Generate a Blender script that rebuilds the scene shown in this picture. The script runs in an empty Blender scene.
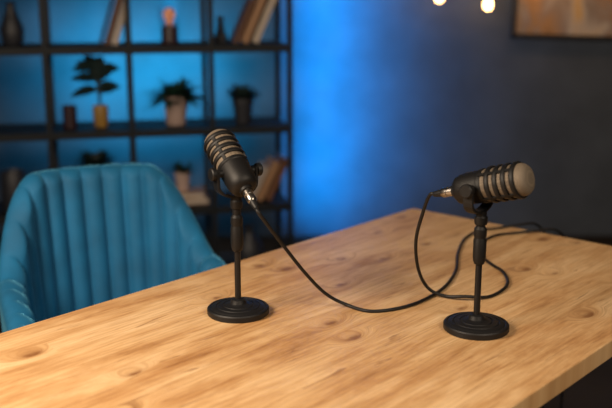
import bpy, bmesh, math, random
from mathutils import Vector, Matrix, noise
random.seed(4)
scene = bpy.context.scene
scene.view_settings.view_transform = 'Standard'
COL = scene.collection

# ------------------------------------------------------------ materials
def nt(m):
    m.use_nodes = True
    return m.node_tree, m.node_tree.nodes['Principled BSDF']

def mat(name, col, rough=0.5, metal=0.0, var=0.0, vscale=20, bump=0.0, bscale=200, sheen=0.0, emis=None, es=0, spec=0.5, trans=0):
    m = bpy.data.materials.new(name)
    t, b = nt(m)
    b.inputs['Base Color'].default_value = (*col, 1)
    b.inputs['Roughness'].default_value = rough
    b.inputs['Metallic'].default_value = metal
    b.inputs['Specular IOR Level'].default_value = spec
    b.inputs['Transmission Weight'].default_value = trans
    if sheen:
        b.inputs['Sheen Weight'].default_value = sheen
        b.inputs['Sheen Roughness'].default_value = 0.32
        b.inputs['Sheen Tint'].default_value = (0.2, 0.68, 1, 1)
    if emis:
        b.inputs['Emission Color'].default_value = (*emis, 1)
        b.inputs['Emission Strength'].default_value = es
    tc = t.nodes.new('ShaderNodeTexCoord')
    if var:
        n = t.nodes.new('ShaderNodeTexNoise'); n.inputs['Scale'].default_value = vscale; n.inputs['Detail'].default_value = 5
        t.links.new(tc.outputs['Object'], n.inputs['Vector'])
        r = t.nodes.new('ShaderNodeValToRGB')
        r.color_ramp.elements[0].position = 0.3; r.color_ramp.elements[1].position = 0.7
        r.color_ramp.elements[0].color = (*[c*(1-var) for c in col], 1)
        r.color_ramp.elements[1].color = (*[min(1, c*(1+var)) for c in col], 1)
        t.links.new(n.outputs['Fac'], r.inputs['Fac']); t.links.new(r.outputs['Color'], b.inputs['Base Color'])
    if bump:
        n2 = t.nodes.new('ShaderNodeTexNoise'); n2.inputs['Scale'].default_value = bscale
        t.links.new(tc.outputs['Object'], n2.inputs['Vector'])
        bp = t.nodes.new('ShaderNodeBump'); bp.inputs['Strength'].default_value = bump; bp.inputs['Distance'].default_value = 0.002
        t.links.new(n2.outputs['Fac'], bp.inputs['Height']); t.links.new(bp.outputs['Normal'], b.inputs['Normal'])
    return m

def wood_mat():
    m = bpy.data.materials.new('oak_wood')
    t, b = nt(m); N = t.nodes; L = t.links
    def node(ty, **kw):
        n = N.new(ty)
        for k, v in kw.items(): n.inputs[k].default_value = v
        return n
    def mapping(src, sc):
        mp = N.new('ShaderNodeMapping'); mp.inputs['Scale'].default_value = sc
        L.new(src, mp.inputs['Vector']); return mp.outputs['Vector']
    def math_(op, a, bb, clamp=False):
        n = N.new('ShaderNodeMath'); n.operation = op; n.use_clamp = clamp
        for i, v in enumerate((a, bb)):
            if isinstance(v, (int, float)): n.inputs[i].default_value = v
            else: L.new(v, n.inputs[i])
        return n.outputs[0]
    def mix(fac, a, bb, bt='MIX'):
        n = N.new('ShaderNodeMix'); n.data_type = 'RGBA'; n.blend_type = bt
        if isinstance(fac, (int, float)): n.inputs[0].default_value = fac
        else: L.new(fac, n.inputs[0])
        for i, v in ((6, a), (7, bb)):
            if isinstance(v, tuple): n.inputs[i].default_value = v
            else: L.new(v, n.inputs[i])
        return n.outputs[2]
    def ramp(f, pts):
        r = N.new('ShaderNodeValToRGB'); cr = r.color_ramp
        while len(cr.elements) < len(pts): cr.elements.new(0.5)
        for e, (p, c) in zip(cr.elements, pts): e.position = p; e.color = c
        L.new(f, r.inputs['Fac']); return r.outputs['Color']
    tc = N.new('ShaderNodeTexCoord'); obj = tc.outputs['Object']
    vo = node('ShaderNodeTexVoronoi', Scale=1.0, Randomness=1.0); vo.voronoi_dimensions = '2D'
    L.new(mapping(obj, (4.6, 8.5, 1)), vo.inputs['Vector'])
    d = vo.outputs['Distance']
    sepc = N.new('ShaderNodeSeparateColor'); L.new(vo.outputs['Color'], sepc.inputs[0])
    pick = math_('GREATER_THAN', sepc.outputs[0], 0.48)
    warp = math_('MULTIPLY', math_('MULTIPLY', math_('SUBTRACT', 0.30, d, True), 0.16), pick)
    sep = N.new('ShaderNodeSeparateXYZ'); L.new(obj, sep.inputs[0])
    y2 = math_('ADD', sep.outputs['Y'], warp)
    cmb = N.new('ShaderNodeCombineXYZ'); L.new(sep.outputs['X'], cmb.inputs[0]); L.new(y2, cmb.inputs[1])
    g = cmb.outputs[0]
    n1 = node('ShaderNodeTexNoise', Scale=1.0, Detail=8.0, Roughness=0.68, Distortion=0.3); L.new(mapping(g, (2.4, 18, 1)), n1.inputs['Vector'])
    n2 = node('ShaderNodeTexNoise', Scale=1.0, Detail=4.0, Roughness=0.65); L.new(mapping(g, (9, 150, 1)), n2.inputs['Vector'])
    n3 = node('ShaderNodeTexNoise', Scale=1.0, Detail=5.0, Roughness=0.65); L.new(mapping(obj, (4.0, 9.0, 1)), n3.inputs['Vector'])
    c1 = ramp(n1.outputs['Fac'], [(0.30, (0.35, 0.175, 0.065, 1)), (0.42, (0.54, 0.315, 0.14, 1)), (0.52, (0.65, 0.42, 0.21, 1)), (0.70, (0.76, 0.54, 0.31, 1))])
    c3 = mix(0.5, c1, ramp(n2.outputs['Fac'], [(0.35, (0.56, 0.46, 0.36, 1)), (0.56, (1, 1, 1, 1))]), 'MULTIPLY')
    c3 = mix(0.45, c3, ramp(n3.outputs['Fac'], [(0.40, (0.70, 0.55, 0.40, 1)), (0.50, (1, 1, 1, 1))]), 'MULTIPLY')
    dn = math_('ADD', d, math_('MULTIPLY', math_('SUBTRACT', n3.outputs['Fac'], 0.5), 0.20))
    dn = math_('ADD', dn, math_('MULTIPLY', math_('SUBTRACT', n1.outputs['Fac'], 0.5), 0.25))
    k = ramp(dn, [(0.02, (1, 1, 1, 1)), (0.055, (0.7, 0.7, 0.7, 1)), (0.09, (0.28, 0.28, 0.28, 1)), (0.18, (0, 0, 0, 1))])
    kf = math_('MULTIPLY', k, pick)
    c4 = mix(math_('MULTIPLY', kf, 0.88), c3, (0.20, 0.08, 0.025, 1))
    n5 = node('ShaderNodeTexNoise', Scale=1.0, Detail=4.0, Roughness=0.65, Distortion=0.5); L.new(mapping(g, (6, 55, 1)), n5.inputs['Vector'])
    ck = ramp(n5.outputs['Fac'], [(0.62, (0, 0, 0, 1)), (0.68, (1, 1, 1, 1))])
    c5 = mix(math_('MULTIPLY', ck, 0.6), c4, (0.23, 0.105, 0.04, 1))
    L.new(c5, b.inputs['Base Color'])
    b.inputs['Roughness'].default_value = 0.38
    bp = node('ShaderNodeBump', Strength=0.12, Distance=0.001); L.new(n2.outputs['Fac'], bp.inputs['Height']); L.new(bp.outputs['Normal'], b.inputs['Normal'])
    return m

def grille_mat(name, col):
    m = bpy.data.materials.new(name)
    t, b = nt(m); N = t.nodes; L = t.links
    tc = N.new('ShaderNodeTexCoord')
    v = N.new('ShaderNodeTexVoronoi'); v.inputs['Scale'].default_value = 650; v.inputs['Randomness'].default_value = 0.15
    L.new(tc.outputs['Object'], v.inputs['Vector'])
    r = N.new('ShaderNodeValToRGB'); r.color_ramp.elements[0].position = 0.25; r.color_ramp.elements[1].position = 0.6
    r.color_ramp.elements[0].color = (*[c*0.45 for c in col], 1); r.color_ramp.elements[1].color = (*col, 1)
    L.new(v.outputs['Distance'], r.inputs['Fac']); L.new(r.outputs['Color'], b.inputs['Base Color'])
    bp = N.new('ShaderNodeBump'); bp.inputs['Strength'].default_value = 0.5; bp.inputs['Distance'].default_value = 0.001
    L.new(v.outputs['Distance'], bp.inputs['Height']); L.new(bp.outputs['Normal'], b.inputs['Normal'])
    b.inputs['Metallic'].default_value = 0.2; b.inputs['Roughness'].default_value = 0.6
    return m

def wall_mat(name, col, var=0.2):
    m = bpy.data.materials.new(name)
    t, b = nt(m); N = t.nodes; L = t.links
    tc = N.new('ShaderNodeTexCoord')
    n = N.new('ShaderNodeTexNoise'); n.inputs['Scale'].default_value = 3.5; n.inputs['Detail'].default_value = 7; n.inputs['Roughness'].default_value = 0.6
    L.new(tc.outputs['Object'], n.inputs['Vector'])
    r = N.new('ShaderNodeValToRGB'); r.color_ramp.elements[0].position = 0.3; r.color_ramp.elements[1].position = 0.7
    r.color_ramp.elements[0].color = (*[c*(1-var) for c in col], 1); r.color_ramp.elements[1].color = (*[c*(1+var) for c in col], 1)
    L.new(n.outputs['Fac'], r.inputs['Fac']); L.new(r.outputs['Color'], b.inputs['Base Color'])
    n2 = N.new('ShaderNodeTexNoise'); n2.inputs['Scale'].default_value = 60; L.new(tc.outputs['Object'], n2.inputs['Vector'])
    bp = N.new('ShaderNodeBump'); bp.inputs['Strength'].default_value = 0.15; bp.inputs['Distance'].default_value = 0.003
    L.new(n2.outputs['Fac'], bp.inputs['Height']); L.new(bp.outputs['Normal'], b.inputs['Normal'])
    b.inputs['Roughness'].default_value = 0.75
    return m

def art_mat():
    m = bpy.data.materials.new('abstract_print')
    t, b = nt(m); N = t.nodes; L = t.links
    tc = N.new('ShaderNodeTexCoord')
    mp = N.new('ShaderNodeMapping'); mp.inputs['Scale'].default_value = (3.0, 1, 2.2); L.new(tc.outputs['Object'], mp.inputs['Vector'])
    n = N.new('ShaderNodeTexNoise'); n.inputs['Scale'].default_value = 1.6; n.inputs['Detail'].default_value = 5; n.inputs['Distortion'].default_value = 1.0
    L.new(mp.outputs['Vector'], n.inputs['Vector'])
    r = N.new('ShaderNodeValToRGB'); cr = r.color_ramp
    pts = [(0.3, (0.10, 0.05, 0.03, 1)), (0.42, (0.42, 0.22, 0.09, 1)), (0.52, (0.30, 0.22, 0.18, 1)), (0.62, (0.5, 0.42, 0.36, 1)), (0.75, (0.6, 0.36, 0.12, 1))]
    while len(cr.elements) < len(pts): cr.elements.new(0.5)
    for e, (p, c) in zip(cr.elements, pts): e.position = p; e.color = c
    L.new(n.outputs['Fac'], r.inputs['Fac']); L.new(r.outputs['Color'], b.inputs['Base Color'])
    b.inputs['Roughness'].default_value = 0.6
    return m

M = dict(
    wood=wood_mat(),
    black=mat('black_powder_coat', (0.006, 0.006, 0.0065), 0.5, bump=0.15, bscale=900, spec=0.32),
    blackmetal=mat('black_metal', (0.010, 0.010, 0.011), 0.38, 0.2, spec=0.4),
    basem=mat('black_cast_iron', (0.007, 0.007, 0.008), 0.5, bump=0.2, bscale=700, spec=0.35),
    rubber=mat('cable_rubber', (0.008, 0.008, 0.009), 0.5, spec=0.35),
    grille=grille_mat('steel_grille', (0.20, 0.158, 0.115)),
    steel=mat('brushed_steel', (0.35, 0.33, 0.31), 0.3, 1.0),
    velvet=mat('blue_velvet', (0.001, 0.118, 0.27), 0.75, var=0.22, vscale=9, sheen=1.0, bump=0.1, bscale=300),
    wall=wall_mat('charcoal_blue_plaster', (0.060, 0.073, 0.096), 0.22),
    ceil=wall_mat('dark_ceiling_paint', (0.05, 0.06, 0.09)),
    floor=mat('dark_floor', (0.03, 0.028, 0.03), 0.5, var=0.3, vscale=4),
    shelf=mat('black_shelf_metal', (0.006, 0.008, 0.011), 0.55, spec=0.3),
    board=mat('dark_shelf_board', (0.010, 0.013, 0.018), 0.6, var=0.2, spec=0.3),
    leaf=mat('leaf_green', (0.012, 0.045, 0.03), 0.5, var=0.4, vscale=12),
    leafd=mat('leaf_dark', (0.010, 0.025, 0.025), 0.5, var=0.4, vscale=12),
    soil=mat('potting_soil', (0.015, 0.01, 0.007), 0.95),
    gold=mat('mustard_glaze', (0.33, 0.19, 0.045), 0.4, var=0.1),
    white=mat('whitewashed_ceramic', (0.46, 0.34, 0.30), 0.55, var=0.1),
    darkpot=mat('charcoal_ceramic', (0.02, 0.022, 0.03), 0.5),
    red=mat('maroon_ceramic', (0.03, 0.012, 0.018), 0.45),
    paper=mat('book_pages', (0.50, 0.43, 0.36), 0.8, var=0.1, vscale=60),
    cov1=mat('cover_cream', (0.45, 0.38, 0.32), 0.6), cov2=mat('cover_brown', (0.14, 0.06, 0.03), 0.6),
    cov3=mat('cover_navy', (0.01, 0.02, 0.06), 0.6), cov4=mat('cover_tan', (0.34, 0.19, 0.10), 0.6),
    bulb=mat('bulb_glow', (1, 0.7, 0.4), 0.4, emis=(1.0, 0.55, 0.20), es=17),
    candle=mat('amber_glow', (0.5, 0.2, 0.1), 0.4, emis=(1.0, 0.36, 0.16), es=0.3),
    frame=mat('dark_frame', (0.015, 0.010, 0.008), 0.4),
    art=art_mat(),
)
def glass_mat():
    m = bpy.data.materials.new('clear_glass'); t, b = nt(m)
    b.inputs['Base Color'].default_value = (0.9, 0.95, 1, 1); b.inputs['Roughness'].default_value = 0.05
    b.inputs['Transmission Weight'].default_value = 1.0; b.inputs['IOR'].default_value = 1.1
    return m
M['glass'] = glass_mat()

# ------------------------------------------------------------ mesh helpers
def link(me, name, m, parent=None, smooth=True, loc=None, bevel=0, auto=None):
    o = bpy.data.objects.new(name, me); COL.objects.link(o)
    if m is not None: me.materials.append(m)
    if smooth:
        for p in me.polygons: p.use_smooth = True
    if auto is not None:
        md = o.modifiers.new('es', 'EDGE_SPLIT'); md.split_angle = math.radians(auto)
    if bevel:
        md = o.modifiers.new('bev', 'BEVEL'); md.width = bevel; md.segments = 3; md.limit_method = 'ANGLE'
    if parent is not None: o.parent = parent
    if loc is not None: o.location = loc
    return o

def empty(name, loc=(0, 0, 0), rotz=0):
    e = bpy.data.objects.new(name, None); COL.objects.link(e); e.location = loc; e.rotation_euler = (0, 0, rotz)
    e.empty_display_size = 0.05
    return e

def mesh(verts, faces):
    me = bpy.data.meshes.new('m'); me.from_pydata([tuple(v) for v in verts], [], faces); me.update(); return me

def lathe(prof, segs=48, mtx=None):
    vs, fs = [], []
    n = len(prof)
    for (r, z) in prof:
        for k in range(segs):
            a = 2*math.pi*k/segs
            v = Vector((r*math.cos(a), r*math.sin(a), z))
            vs.append(mtx @ v if mtx else v)
    for i in range(n-1):
        for k in range(segs):
            k2 = (k+1) % segs
            fs.append((i*segs+k, i*segs+k2, (i+1)*segs+k2, (i+1)*segs+k))
    if prof[0][0] > 1e-5: fs.append(tuple(range(segs-1, -1, -1)))
    if prof[-1][0] > 1e-5: fs.append(tuple((n-1)*segs+k for k in range(segs)))
    me = mesh(vs, fs)
    bm = bmesh.new(); bm.from_mesh(me); bmesh.ops.remove_doubles(bm, verts=bm.verts, dist=1e-6); bmesh.ops.recalc_face_normals(bm, faces=bm.faces); bm.to_mesh(me); bm.free()
    return me

def box_me(sx, sy, sz, c=(0, 0, 0), mtx=None):
    vs = []
    for x in (-1, 1):
        for y in (-1, 1):
            for z in (-1, 1):
                v = Vector((c[0]+x*sx/2, c[1]+y*sy/2, c[2]+z*sz/2))
                vs.append(mtx @ v if mtx else v)
    return mesh(vs, [(0, 1, 3, 2), (4, 6, 7, 5), (0, 4, 5, 1), (2, 3, 7, 6), (0, 2, 6, 4), (1, 5, 7, 3)])

def join(mes):
    bm = bmesh.new()
    for me in mes: bm.from_mesh(me)
    out = bpy.data.meshes.new('j'); bm.to_mesh(out); bm.free(); return out

def catmull(pts, sub=10):
    P = [Vector(p) for p in pts]; P = [P[0]*2-P[1]] + P + [P[-1]*2-P[-2]]
    out = []
    for i in range(1, len(P)-2):
        for k in range(sub):
            t = k/sub
            a, b, c, d = P[i-1], P[i], P[i+1], P[i+2]
            out.append(0.5*((2*b)+(c-a)*t+(2*a-5*b+4*c-d)*t*t+(3*b-a-3*c+d)*t**3))
    out.append(P[-2]); return out

def sweep(path, prof, up=Vector((0, 0, 1)), closed=False):
    n = len(path); vs = []; fs = []; m = len(prof)
    t0 = (path[1]-path[0]).normalized()
    nrm = up.cross(t0)
    if nrm.length < 1e-3: nrm = Vector((1, 0, 0)).cross(t0)
    nrm.normalize()
    for i, p in enumerate(path):
        t = (path[min(i+1, n-1)]-path[max(i-1, 0)]).normalized()
        nrm = (nrm - t*nrm.dot(t)).normalized(); bn = t.cross(nrm)
        for (a, b) in prof: vs.append(p+nrm*a+bn*b)
    for i in range(n-1):
        for k in range(m):
            k2 = (k+1) % m
            fs.append((i*m+k, i*m+k2, (i+1)*m+k2, (i+1)*m+k))
    fs.append(tuple(range(m-1, -1, -1))); fs.append(tuple((n-1)*m+k for k in range(m)))
    return mesh(vs, fs)
def circ(r, k=12): return [(r*math.cos(2*math.pi*i/k), r*math.sin(2*math.pi*i/k)) for i in range(k)]

# ------------------------------------------------------------ room
WY = 4.75
def wallbox(name, sx, sy, sz, c, m): return link(box_me(sx, sy, sz), name, m, smooth=False, loc=c)
wallbox('floor', 7.2, 7.4, 0.1, (0, 1.6, -0.05), M['floor'])
wallbox('ceiling', 7.2, 7.4, 0.1, (0, 1.6, 2.85), M['ceil'])
wallbox('wall_back', 7.2, 0.1, 2.8, (0, WY+0.05, 1.4), M['wall'])
wallbox('wall_front', 7.2, 0.1, 2.8, (0, -1.75, 1.4), M['wall'])
wallbox('wall_left', 0.1, 6.4, 2.8, (-3.55, 1.5, 1.4), M['wall'])
wallbox('wall_right', 0.1, 6.4, 2.8, (3.55, 1.5, 1.4), M['wall'])
wallbox('baseboard_back', 7.0, 0.02, 0.09, (0, WY-0.01, 0.045), M['frame'])

# ------------------------------------------------------------ table
TA = math.atan2(0.747, 0.665)
tb = empty('wooden_table', (0.320, 2.648, 0), TA)
TLn, TW, TT = 1.85, 0.887, 0.036
link(box_me(TLn, TW, TT, (-TLn/2, -TW/2, 0.75-TT/2)), 'tabletop', M['wood'], tb, smooth=False, bevel=0.002)
for i, (x, y) in enumerate([(-0.07, -0.09), (-0.07, -TW+0.09), (-TLn+0.07, -0.09), (-TLn+0.07, -TW+0.09)]):
    link(box_me(0.05, 0.05, 0.75-TT, (x, y, (0.75-TT)/2)), 'leg_%d' % (i+1), M['blackmetal'], tb, smooth=False, bevel=0.004)
for i, y in enumerate((-0.09, -TW+0.09)):
    link(box_me(TLn-0.19, 0.03, 0.05, (-TLn/2, y, 0.689)), 'apron_%d' % (i+1), M['blackmetal'], tb, smooth=False, bevel=0.003)
for i, x in enumerate((-0.07, -TLn+0.07)):
    link(box_me(0.03, TW-0.23, 0.05, (x, -TW/2, 0.689)), 'apron_%d' % (i+3), M['blackmetal'], tb, smooth=False, bevel=0.003)

# ------------------------------------------------------------ microphones
def microphone(base, pivot, d):
    d = Vector(d).normalized()
    e = empty('podcast_microphone', (base[0], base[1], 0.75))
    piv = Vector(pivot)-Vector((base[0], base[1], 0.75))
    xx = Vector((0, 0, 1)).cross(d).normalized(); yy = d.cross(xx)
    R = Matrix((xx, yy, d)).transposed().to_4x4()
    T = Matrix.Translation(piv) @ R
    fy = Vector((0, 0, 1)).cross(xx)
    Y = Matrix.Translation(piv) @ Matrix((xx, fy, Vector((0, 0, 1)))).transposed().to_4x4()
    R0 = 0.0627
    prof = [(0, 0), (R0-0.002, 0), (R0, 0.002), (R0, 0.011), (R0-0.002, 0.0135), (R0-0.006, 0.0145), (R0-0.008, 0.0135), (R0-0.010, 0.015),
            (0.045, 0.0165), (0.0435, 0.0153), (0.042, 0.0168), (0.032, 0.0182), (0.0305, 0.017), (0.029, 0.0185), (0.019, 0.020), (0.016, 0.022), (0.0135, 0.029), (0.010, 0.031), (0, 0.031)]
    link(lathe(prof, 72), 'base', M['basem'], e, auto=35)
    zt = piv.z-0.052
    link(lathe([(0.0063, 0.02), (0.0063, 0.14), (0.0063, 0.15)], 24), 'rod', M['blackmetal'], e, auto=40)
    cl = [(0.007, 0.130), (0.0095, 0.132), (0.0118, 0.138), (0.0125, 0.145), (0.0125, 0.178), (0.0112, 0.182), (0.0112, 0.184), (0.0125, 0.188), (0.0120, 0.200), (0.0085, 0.205)]
    link(lathe(cl, 20), 'clutch', M['black'], e, auto=30)
    up = [(0.0085, 0.195), (0.0085, zt-0.022), (0.0115, zt-0.020), (0.0125, zt-0.016), (0.0125, zt-0.006), (0.0105, zt-0.003), (0.0105, zt+0.006)]
    link(lathe(up, 24), 'upper_tube', M['black'], e, auto=30)
    w = 0.0415; pts = []
    pts += [Vector((-w, 0, 0.008)), Vector((-w, 0, -0.004)), Vector((-w, 0, -0.015)), Vector((-w*0.99, 0, -0.024))]
    for k in range(1, 12):
        a = math.pi*(1+k/12.0); pts.append(Vector((w*math.cos(a)*1.0, 0, -0.024+0.024*math.sin(a))))
    pts += [Vector((w*0.99, 0, -0.024)), Vector((w, 0, -0.015)), Vector((w, 0, -0.004)), Vector((w, 0, 0.008))]
    ym = sweep(pts, [(-0.010, -0.003), (0.010, -0.003), (0.010, 0.003), (-0.010, 0.003)], up=Vector((1, 0, 0)))
    ym.transform(Y); link(ym, 'yoke', M['black'], e, smooth=False, bevel=0.0012)
    for s, nm in ((-1, 'knob_1'), (1, 'knob_2')):
        kp = [(0, 0.0285), (0.008, 0.0285), (0.008, 0.044), (0.0125, 0.045), (0.013, 0.047), (0.013, 0.053), (0.011, 0.055), (0, 0.055)]
        k = lathe(kp, 24, Y @ Matrix.Rotation(s*math.pi/2, 4, 'Y')); link(k, nm, M['black'], e, auto=35)
    body = [(0, -0.056), (0.013, -0.056), (0.0135, -0.050), (0.021, -0.048), (0.026, -0.043), (0.029, -0.034), (0.0305, -0.020), (0.031, 0.008), (0.0325, 0.010), (0.0325, 0.016), (0.030, 0.018), (0, 0.018)]
    link(lathe(body, 48, T), 'body', M['black'], e, auto=35)
    gr = [(0.0305, 0.012), (0.0308, 0.082), (0.0302, 0.089), (0.0285, 0.095), (0.025, 0.0995), (0.018, 0.1030), (0.010, 0.1045), (0, 0.105)]
    g = lathe(gr, 48); go = link(g, 'grille', M['grille'], e, auto=60); go.matrix_local = T
    rings = []
    for z in (0.031, 0.048, 0.065, 0.082):
        rings.append(lathe([(0.0290, z-0.0042), (0.0335, z-0.0042), (0.0345, z-0.0026), (0.0345, z+0.0026), (0.0335, z+0.0042), (0.0290, z+0.0042)], 48, T))
    for a in (0, math.pi/2, math.pi, -math.pi/2):
        Rm = T @ Matrix.Rotation(a+math.pi/4, 4, 'Z')
        rings.append(box_me(0.003, 0.006, 0.068, (0.0322, 0, 0.048), Rm))
    link(join(rings), 'cage_bands', M['black'], e, auto=35)
    pl = [(0, -0.050), (0.0092, -0.050), (0.0095, -0.054), (0.0095, -0.066), (0.0086, -0.067), (0.0086, -0.070), (0.0095, -0.071), (0.0095, -0.080), (0.007, -0.084)]
    link(lathe(pl, 24, T), 'plug_shell', M['steel'], e, auto=35)
    link(lathe([(0.0072, -0.082), (0.0068, -0.092), (0.0045, -0.102), (0.0, -0.102)], 20, T), 'plug_boot', M['rubber'], e, auto=40)
    tail = Vector(pivot)-d*0.099
    return tail, d

tA, dA = microphone((-0.137, 1.745), (-0.137, 1.745, 1.041), (-0.43, 0.716, 0.55))
tB, dB = microphone((0.328, 1.655), (0.323, 1.655, 1.031), (0.746, -0.605, 0.278))

zc = 0.7535
A = [tA, tA-dA*0.02, (-0.0422, 1.70, 0.902), (-0.002, 1.733, 0.8386), (0.039, 1.765, 0.785), (0.081, 1.777, 0.757), (0.130, 1.745, zc), (0.194, 1.765, zc), (0.251, 1.818, zc),
     (0.305, 1.902, zc), (0.3475, 2.018, zc), (0.3746, 2.156, zc), (0.415, 2.294, zc), (0.469, 2.374, zc), (0.53, 2.405, zc), (0.575, 2.415, 0.758), (0.640, 2.44, 0.752), (0.675, 2.455, 0.68), (0.69, 2.46, 0.4), (0.70, 2.48, 0.1), (0.76, 2.6, 0.006), (1.1, 2.9, 0.005)]
link(sweep(catmull(A, 12), circ(0.0036)), 'microphone_cable', M['rubber'])
B = [tB, tB-dB*0.012, (0.232, 1.745, 0.964), (0.2234, 1.783, 0.8926), (0.2344, 1.82, 0.82), (0.2589, 1.84, 0.771), (0.2947, 1.833, 0.7555), (0.3337, 1.815, 0.7605), (0.3858, 1.833, zc), (0.427, 1.88, zc),
     (0.450, 1.937, zc), (0.454, 2.01, zc), (0.440, 2.065, zc), (0.430, 2.134, zc), (0.445, 2.244, zc), (0.50, 2.325, zc), (0.565, 2.352, zc), (0.61, 2.355, 0.758), (0.68, 2.375, 0.752), (0.715, 2.39, 0.68), (0.73, 2.40, 0.4), (0.74, 2.42, 0.1), (0.82, 2.5, 0.006), (1.2, 2.7, 0.005)]
link(sweep(catmull(B, 12), circ(0.0036)), 'microphone_cable.001', M['rubber'])

# ------------------------------------------------------------ armchair
def smooth(a, b, x):
    t = max(0, min(1, (x-a)/(b-a))); return t*t*(3-2*t)
ch = empty('velvet_armchair', (-0.48, 2.25, 0), math.radians(24))
def chair_shell():
    plan = []
    NA = 150
    armn = 26
    for i in range(armn): plan.append((-0.285, -0.20+0.20*i/armn, -90))
    for i in range(NA+1):
        ph = -90+180*i/NA; r = math.radians(ph)
        s, c = math.sin(r), math.cos(r)
        plan.append((0.285*math.copysign(abs(s)**0.8, s), 0.29*max(c, 0)**0.8, ph))
    for i in range(1, armn+1): plan.append((0.285, -0.20*i/armn, 90))
    P = [Vector((a, b, 0)) for a, b, _ in plan]
    arc = [0]
    for i in range(1, len(P)): arc.append(arc[-1]+(P[i]-P[i-1]).length)
    tot = arc[-1]; NS = 320; j = 0; rs = []
    for k in range(NS+1):
        s = tot*k/NS
        while j < len(arc)-2 and arc[j+1] < s: j += 1
        f = (s-arc[j])/max(1e-9, arc[j+1]-arc[j])
        p = P[j].lerp(P[j+1], f); ph = plan[j][2]*(1-f)+plan[j+1][2]*f
        rs.append((p, ph, s-tot/2))
    vs, fs = [], []
    th = 0.024
    nin, ntop, nout = 26, 8, 12
    m = nin+ntop+nout
    for k, (p, ph, s) in enumerate(rs):
        a = rs[max(k-1, 0)][0]; b = rs[min(k+1, NS)][0]
        tg = (b-a).normalized(); nrm = Vector((-tg.y, tg.x, 0))
        aph = abs(s)
        h = 0.892-0.225*smooth(0.160, 0.40, aph)-0.04*smooth(0.40, 0.66, aph)
        ridge = abs(math.cos(math.pi*s/0.060))**0.5
        endf = smooth(0, 0.02, min(k, NS-k)/NS*tot)
        for q in range(m):
            if q < nin:
                z = 0.40+(h-0.03-0.40)*q/(nin-1); off = -th*endf-0.022*ridge*endf*min(1, 0.45+(q/nin)*2)
            elif q < nin+ntop:
                an = math.pi*(q-nin+0.5)/ntop
                off = -(th)*math.cos(an)*endf-0.022*ridge*endf*max(0, math.cos(an)); z = h-0.03+(0.03+0.002*ridge)*math.sin(an)
            else:
                z = h-0.03-(h-0.03-0.34)*(q-nin-ntop)/(nout-1); off = th*endf
            fl = 0.93+0.07*min(1.1, (z-0.34)/0.5)
            v = p*fl+nrm*off; v.y += 0.13*max(0, z-0.45)*max(0, math.cos(math.radians(ph))); v.z = z
            vs.append(v)
    for k in range(NS):
        for q in range(m):
            q2 = (q+1) % m
            fs.append((k*m+q, k*m+q2, (k+1)*m+q2, (k+1)*m+q))
    fs.append(tuple(range(m-1, -1, -1))); fs.append(tuple(NS*m+q for q in range(m)))
    me = mesh(vs, fs)
    bm = bmesh.new(); bm.from_mesh(me); bmesh.ops.recalc_face_normals(bm, faces=bm.faces); bm.to_mesh(me); bm.free()
    return me
link(chair_shell(), 'channel_tufted_back', M['velvet'], ch)
sv, sf = [], []
prof = [(0.0, 0.0), (0.90, 0.0), (0.98, 0.02), (1.0, 0.05), (0.98, 0.085), (0.90, 0.105), (0.6, 0.115), (0.0, 0.12)]
seg = 56
for (r, z) in prof:
    for k in range(seg):
        a = 2*math.pi*k/seg; c, s = math.cos(a), math.sin(a)
        sv.append(Vector((0.220*r*math.copysign(abs(c)**0.6, c), -0.02+0.232*r*math.copysign(abs(s)**0.6, s), 0.36+z)))
for i in range(len(prof)-1):
    for k in range(seg): sf.append((i*seg+k, i*seg+(k+1) % seg, (i+1)*seg+(k+1) % seg, (i+1)*seg+k))
link(mesh(sv, sf), 'seat_cushion', M['velvet'], ch)
link(box_me(0.42, 0.42, 0.03, (0, 0, 0.345)), 'seat_frame', M['blackmetal'], ch, smooth=False, bevel=0.01)
for i, (sx, sy) in enumerate([(-1, -1), (1, -1), (-1, 1), (1, 1)]):
    p = [Vector((sx*0.16, sy*0.16, 0.34)), Vector((sx*0.20, sy*0.20, 0.17)), Vector((sx*0.24, sy*0.24, 0.0))]
    link(sweep(p, circ(0.013)), 'leg_%d' % (i+1), M['blackmetal'], ch)

# ------------------------------------------------------------ bookshelf
SA = math.radians(12)
SO = Vector((-0.071, 4.0, 0))
sh = empty('bookshelf', SO, SA)
CW = 0.342; NC = 6; DP = 0.30
levels = [0.094, 0.447, 0.800, 1.154, 1.507, 1.86]
k = 0
for c in range(NC+1):
    for y in (0.0, DP):
        k += 1
        link(box_me(0.024, 0.024, 1.90, (-c*CW, y, 0.95)), 'upright_%d' % k, M['shelf'], sh, smooth=False, bevel=0.002)
for i, z in enumerate(levels):
    link(box_me(NC*CW-0.0, DP-0.02, 0.018, (-NC*CW/2, DP/2, z-0.011)), 'board_%d' % (i+1), M['board'], sh, smooth=False, bevel=0.002)
    for j, y in enumerate((0, DP)):
        link(box_me(NC*CW, 0.020, 0.032, (-NC*CW/2, y, z-0.016)), 'rail_%d_%d' % (i+1, j+1), M['shelf'], sh, smooth=False, bevel=0.002)
SM = Matrix.Translation(SO) @ Matrix.Rotation(SA, 4, 'Z')
def S(x, y, z): return SM @ Vector((x, y, z))

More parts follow.
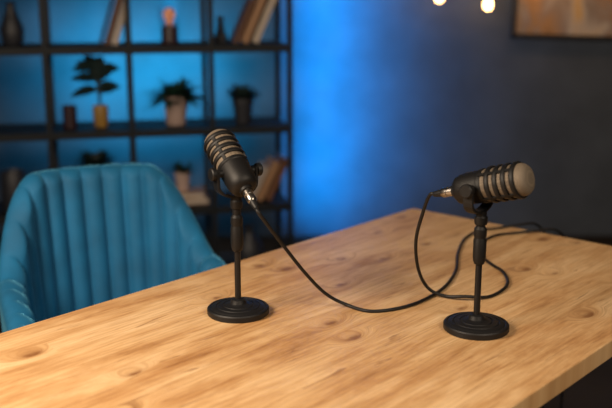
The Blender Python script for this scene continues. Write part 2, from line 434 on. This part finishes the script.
def pot_plant(name, loc, pot_prof, potm, leaves, leafm, soil_r, soil_z, stems=None):
    e = empty(name, loc, SA)
    link(lathe(pot_prof, 40), 'pot', potm, e, auto=40)
    link(lathe([(0, soil_z-0.004), (soil_r, soil_z-0.004), (soil_r, soil_z), (0, soil_z+0.003)], 30), 'soil', M['soil'], e)
    vs, fs = [], []
    for (o, dr, ln, wd, droop) in leaves:
        o = Vector(o); dr = Vector(dr).normalized()
        side = dr.cross(Vector((0, 0, 1)));
        if side.length < 0.05: side = Vector((1, 0, 0))
        side.normalize(); n0 = len(vs); K = 8
        if wd > 0.02:
            side = (side*0.5 + dr.cross(Vector((0, 1, 0))).normalized()).normalized()
        for i in range(K+1):
            t = i/K; p = o+dr*ln*t; p.z -= droop*ln*t*t
            w = wd*math.sin(math.pi*min(1, 0.04+t*0.96))**0.8*(1-0.25*t)
            lift = Vector((0, 0, w*0.2))
            vs += [p-side*w+lift, p, p+side*w+lift]
        for i in range(K):
            a = n0+3*i; fs += [(a, a+1, a+4, a+3), (a+1, a+2, a+5, a+4)]
    link(mesh(vs, fs), 'leaves', leafm, e)
    if stems:
        link(join([sweep(catmull(s, 5), circ(0.003, 6)) for s in stems]), 'stems', M['leafd'], e)
    return e
def tuft(n, r0, z0, elo, ehi, l0, l1, wd, d0, d1):
    out = []
    for i in range(n):
        a = random.uniform(0, 2*math.pi); el = random.uniform(elo, ehi)
        out.append(((r0*math.cos(a), r0*math.sin(a), z0), (math.cos(a)*math.cos(el), math.sin(a)*math.cos(el), math.sin(el)), random.uniform(l0, l1), wd, random.uniform(d0, d1)))
    return out

pp = [(0, 0), (0.026, 0), (0.030, 0.01), (0.034, 0.05), (0.034, 0.085), (0.031, 0.094), (0.028, 0.094), (0.028, 0.08), (0, 0.08)]
lv = []; stems = []
for (x, y, z, dx, dz, ln) in [(-0.01, 0, 0.20, -0.9, 0.35, 0.12), (0.0, 0, 0.24, -0.5, 0.9, 0.12), (0.005, 0, 0.20, 0.5, 0.8, 0.11), (0, 0, 0.17, 0.9, 0.25, 0.10),
                              (-0.01, 0, 0.16, -1, 0.05, 0.12), (0, 0, 0.24, 0.1, 1, 0.09), (0, 0, 0.15, 0.8, 0.4, 0.09), (-0.01, 0, 0.24, -0.9, 0.7, 0.11), (0, 0, 0.19, -0.2, 0.5, 0.11),
                              (-0.02, 0, 0.25, -0.7, 0.2, 0.10), (0.01, 0, 0.24, 0.7, 0.3, 0.09)]:
    dy = random.uniform(-0.3, 0.2); lv.append(((x, y, z), (dx, dy, dz), ln, 0.030, 0.25)); stems.append([(0, 0, 0.075), (x*0.4, 0, z*0.6), (x, y, z+0.005)])
pot_plant('potted_rubber_plant', S(-0.815, 0.13, 0.80), pp, M['gold'], lv, M['leafd'], 0.028, 0.08, stems)
link(lathe([(0, 0), (0.026, 0), (0.030, 0.004), (0.031, 0.098), (0.029, 0.10), (0.027, 0.098), (0.027, 0.01), (0, 0.01)], 36), 'ceramic_cup', M['red'], auto=40, loc=S(-0.945, 0.10, 0.80))
pp = [(0, 0), (0.040, 0), (0.043, 0.004), (0.053, 0.105), (0.056, 0.107), (0.056, 0.126), (0.052, 0.128), (0.048, 0.126), (0.047, 0.11), (0, 0.11)]
pot_plant('potted_bushy_plant', S(-0.49, 0.13, 0.80), pp, M['white'], tuft(190, 0.02, 0.112, 0.1, 1.3, 0.07, 0.15, 0.017, 0.1, 0.6), M['leaf'], 0.047, 0.11)
pp = [(0, 0), (0.036, 0), (0.047, 0.09), (0.050, 0.092), (0.050, 0.11), (0.046, 0.11), (0.044, 0.095), (0, 0.095)]
pot_plant('potted_succulent', S(-0.19, 0.13, 0.80), pp, M['darkpot'], tuft(90, 0.02, 0.095, 0.4, 1.4, 0.05, 0.10, 0.013, 0.1, 0.1), M['leafd'], 0.044, 0.095)
pp = [(0, 0), (0.026, 0), (0.034, 0.07), (0.036, 0.07), (0.036, 0.085), (0.031, 0.085), (0.030, 0.072), (0, 0.072)]
pot_plant('small_potted_plant', S(-0.47, 0.12, 0.447+0.055), pp, M['white'], tuft(46, 0.01, 0.072, 0.3, 1.4, 0.05, 0.10, 0.011, 0.2, 0.2), M['leaf'], 0.030, 0.072)
pp2 = [(0, 0), (0.04, 0), (0.05, 0.08), (0.047, 0.085), (0.044, 0.075), (0, 0.075)]
pot_plant('potted_fern', S(-0.85, 0.12, 0.447+0.095), pp2, M['darkpot'], tuft(90, 0.02, 0.075, 0.2, 1.3, 0.08, 0.13, 0.014, 0.3, 0.3), M['leafd'], 0.044, 0.075)

def books(name, loc, items):
    e = empty(name, loc, SA)
    for i, (x, w, h, dd, lean, cv) in enumerate(items):
        R = Matrix.Translation(Vector((x, 0, 0))) @ Matrix.Rotation(math.radians(lean), 4, 'Y')
        s = 1 if lean >= 0 else -1
        ox = -s*w/2
        cvm = join([box_me(0.003, dd, h, (ox-w/2+0.0015, 0, h/2), R), box_me(0.003, dd, h, (ox+w/2-0.0015, 0, h/2), R), box_me(w, 0.003, h, (ox, -dd/2+0.0015, h/2), R)])
        link(cvm, 'cover_%d' % (i+1), cv, e, smooth=False)
        link(box_me(w-0.006, dd-0.012, h-0.008, (ox, 0.002, h/2), R), 'pages_%d' % (i+1), M['paper'], e, smooth=False)
    return e
books('leaning_books', S(-0.765, 0.13, 1.154), [(0.0, 0.022, 0.26, 0.17, 18, M['cov2']), (-0.032, 0.014, 0.25, 0.16, 18, M['cov3']), (0.035, 0.03, 0.24, 0.17, 18, M['paper'])])
books('leaning_books', S(-0.175, 0.13, 1.154), [(0.0, 0.035, 0.24, 0.17, 24, M['cov4']), (0.045, 0.03, 0.25, 0.17, 24, M['paper']), (-0.045, 0.02, 0.20, 0.15, 24, M['cov2'])])
books('leaning_books', S(-0.12, 0.13, 0.447), [(0.0, 0.03, 0.19, 0.15, 26, M['cov4']), (0.04, 0.03, 0.20, 0.15, 26, M['cov2']), (-0.04, 0.02, 0.17, 0.15, 26, M['cov1'])])
def bstack(loc, items):
    e = empty('book_stack', loc, SA); z = 0
    for i, (w, dd, h, rz, cv) in enumerate(items):
        R = Matrix.Translation(Vector((0, 0, z))) @ Matrix.Rotation(math.radians(rz), 4, 'Z')
        link(join([box_me(w, dd, 0.003, (0, 0, 0.0015), R), box_me(w, dd, 0.003, (0, 0, h-0.0015), R), box_me(0.003, dd, h, (-w/2+0.0015, 0, h/2), R)]), 'cover_%d' % (i+1), cv, e, smooth=False)
        link(box_me(w-0.01, dd-0.012, h-0.006, (0, 0, h/2), R), 'pages_%d' % (i+1), M['paper'], e, smooth=False)
        z += h
bstack(S(-0.47, 0.13, 0.447), [(0.22, 0.16, 0.03, 3, M['cov2']), (0.20, 0.15, 0.025, -5, M['cov4'])])
bstack(S(-0.85, 0.13, 0.447), [(0.23, 0.17, 0.05, -2, M['cov3']), (0.22, 0.16, 0.045, 3, M['cov3'])])
bstack(S(-0.85, 0.13, 0.094), [(0.22, 0.16, 0.03, 3, M['cov3']), (0.20, 0.15, 0.035, -5, M['cov2']), (0.2, 0.15, 0.03, 2, M['cov1'])])
ln = empty('table_lantern', S(-0.505, 0.13, 1.154), SA)
link(lathe([(0, 0), (0.040, 0), (0.042, 0.006), (0.036, 0.02), (0.038, 0.06), (0.034, 0.075), (0.018, 0.082), (0, 0.082)], 36), 'base', M['red'], ln, auto=40)
link(lathe([(0, 0.08), (0.012, 0.082), (0.014, 0.10), (0.022, 0.115), (0.024, 0.13), (0.018, 0.147), (0, 0.153)], 24), 'bulb', M['candle'], ln)
link(lathe([(0.033, 0.076), (0.044, 0.10), (0.048, 0.13), (0.042, 0.165), (0.025, 0.19), (0.0, 0.20)], 36), 'glass_dome', M['glass'], ln)
link(lathe([(0, 0), (0.03, 0), (0.034, 0.02), (0.02, 0.05), (0.012, 0.09), (0.017, 0.11), (0.015, 0.115), (0, 0.113)], 30), 'small_vase', M['darkpot'], loc=S(-0.285, 0.12, 1.154), auto=50)
link(lathe([(0, 0), (0.045, 0), (0.06, 0.03), (0.065, 0.10), (0.05, 0.15), (0.025, 0.18), (0.022, 0.21), (0.028, 0.22), (0.024, 0.222), (0, 0.2)], 36), 'round_vase', M['darkpot'], loc=S(-0.17, 0.13, 0.094), auto=50)
link(lathe([(0, 0), (0.05, 0), (0.055, 0.02), (0.055, 0.16), (0.05, 0.17), (0.047, 0.16), (0.047, 0.02), (0, 0.02)], 36), 'storage_canister', M['darkpot'], loc=S(-1.2, 0.13, 0.447), auto=50)
link(lathe([(0, 0), (0.035, 0), (0.045, 0.02), (0.05, 0.07), (0.03, 0.12), (0.018, 0.16), (0.024, 0.18), (0.02, 0.18), (0, 0.15)], 36), 'tall_vase', M['darkpot'], loc=S(-1.16, 0.13, 1.154), auto=50)

# ------------------------------------------------------------ framed picture
pc = empty('framed_picture', (1.045, WY-0.02, 1.145)); pc.rotation_euler = (0, math.radians(1.6), 0)
PW, PH = 0.85, 0.58
link(box_me(PW-0.02, 0.012, PH-0.02, (PW/2, 0, PH/2)), 'print', M['art'], pc, smooth=False)
for i, (sx, sz, cx, cz) in enumerate([(PW, 0.022, PW/2, 0.011), (PW, 0.022, PW/2, PH-0.011), (0.022, PH, 0.011, PH/2), (0.022, PH, PW-0.011, PH/2)]):
    link(box_me(sx, 0.03, sz, (cx, -0.003, cz)), 'frame_%d' % (i+1), M['frame'], pc, smooth=False, bevel=0.002)

# ------------------------------------------------------------ string lights
sl = empty('string_lights', (0, 0, 0))
bulbs = [(0.40, 4.62, 1.50), (0.66, 4.62, 1.348), (0.902, 4.62, 1.310), (1.16, 4.62, 1.42), (1.42, 4.62, 1.5)]
cord = [(0.02, WY-0.005, 1.85)]+[(x, y+0.01, z+0.085) for x, y, z in bulbs]+[(1.80, WY-0.005, 1.80)]
link(sweep(catmull(cord, 10), circ(0.003, 8)), 'cord', M['rubber'], sl)
for i, (x, y, z) in enumerate(bulbs):
    T = Matrix.Translation(Vector((x, y, z)))
    link(lathe([(r*0.85, zz) for r, zz in [(0, -0.026), (0.012, -0.024), (0.021, -0.014), (0.024, 0), (0.021, 0.012), (0.014, 0.026), (0.011, 0.034), (0, 0.036)]], 24, T), 'bulb_%d' % (i+1), M['bulb'], sl)
    link(lathe([(0, 0.032), (0.013, 0.032), (0.014, 0.04), (0.014, 0.07), (0.007, 0.078), (0.004, 0.09), (0, 0.09)], 20, T), 'socket_%d' % (i+1), M['rubber'], sl, auto=40)

# ------------------------------------------------------------ lights
def area(name, loc, target, size, sizey, power, col, spread=180):
    l = bpy.data.lights.new(name, 'AREA'); l.shape = 'RECTANGLE'; l.size = size; l.size_y = sizey; l.energy = power; l.color = col; l.spread = math.radians(spread)
    o = bpy.data.objects.new(name, l); COL.objects.link(o); o.location = loc
    o.rotation_euler = (Vector(target)-Vector(loc)).to_track_quat('-Z', 'Y').to_euler(); return o
area('key_softbox', (-1.15, 0.95, 1.80), (-0.25, 1.55, 0.75), 0.7, 0.7, 48, (1.0, 0.80, 0.60))
area('fill_softbox', (1.1, 0.3, 2.1), (0.3, 1.8, 0.85), 0.8, 0.8, 27, (1.0, 0.82, 0.62))
area('blue_led_wall', (-0.06, 4.38, 0.95), (0.16, 4.75, 0.95), 0.08, 1.5, 19, (0.0, 0.34, 1.0), 95)
area('blue_led_shelf', (-0.85, 4.42, 0.98), (-0.85, 4.75, 0.98), 0.8, 0.5, 13, (0.03, 0.56, 1.0), 165)
area('warm_wall_fill', (1.3, 4.1, 2.6), (1.2, 4.75, 1.5), 0.3, 0.1, 6, (1.0, 0.55, 0.28))  # added warm fill without a fixture, tints the wall around bulbs and picture

w = bpy.data.worlds.new('World'); scene.world = w; w.use_nodes = True
w.node_tree.nodes['Background'].inputs[0].default_value = (0.05, 0.12, 0.3, 1); w.node_tree.nodes['Background'].inputs[1].default_value = 0.3

# ------------------------------------------------------------ camera
cd = bpy.data.cameras.new('Camera'); cam = bpy.data.objects.new('Camera', cd); COL.objects.link(cam)
cam.location = (0, 0, 1.39); cam.rotation_euler = (math.radians(90-13.33), 0, 0)
cd.lens = 53.59; cd.sensor_width = 36
cd.dof.use_dof = True; cd.dof.focus_distance = 1.80; cd.dof.aperture_fstop = 2.1
scene.camera = cam
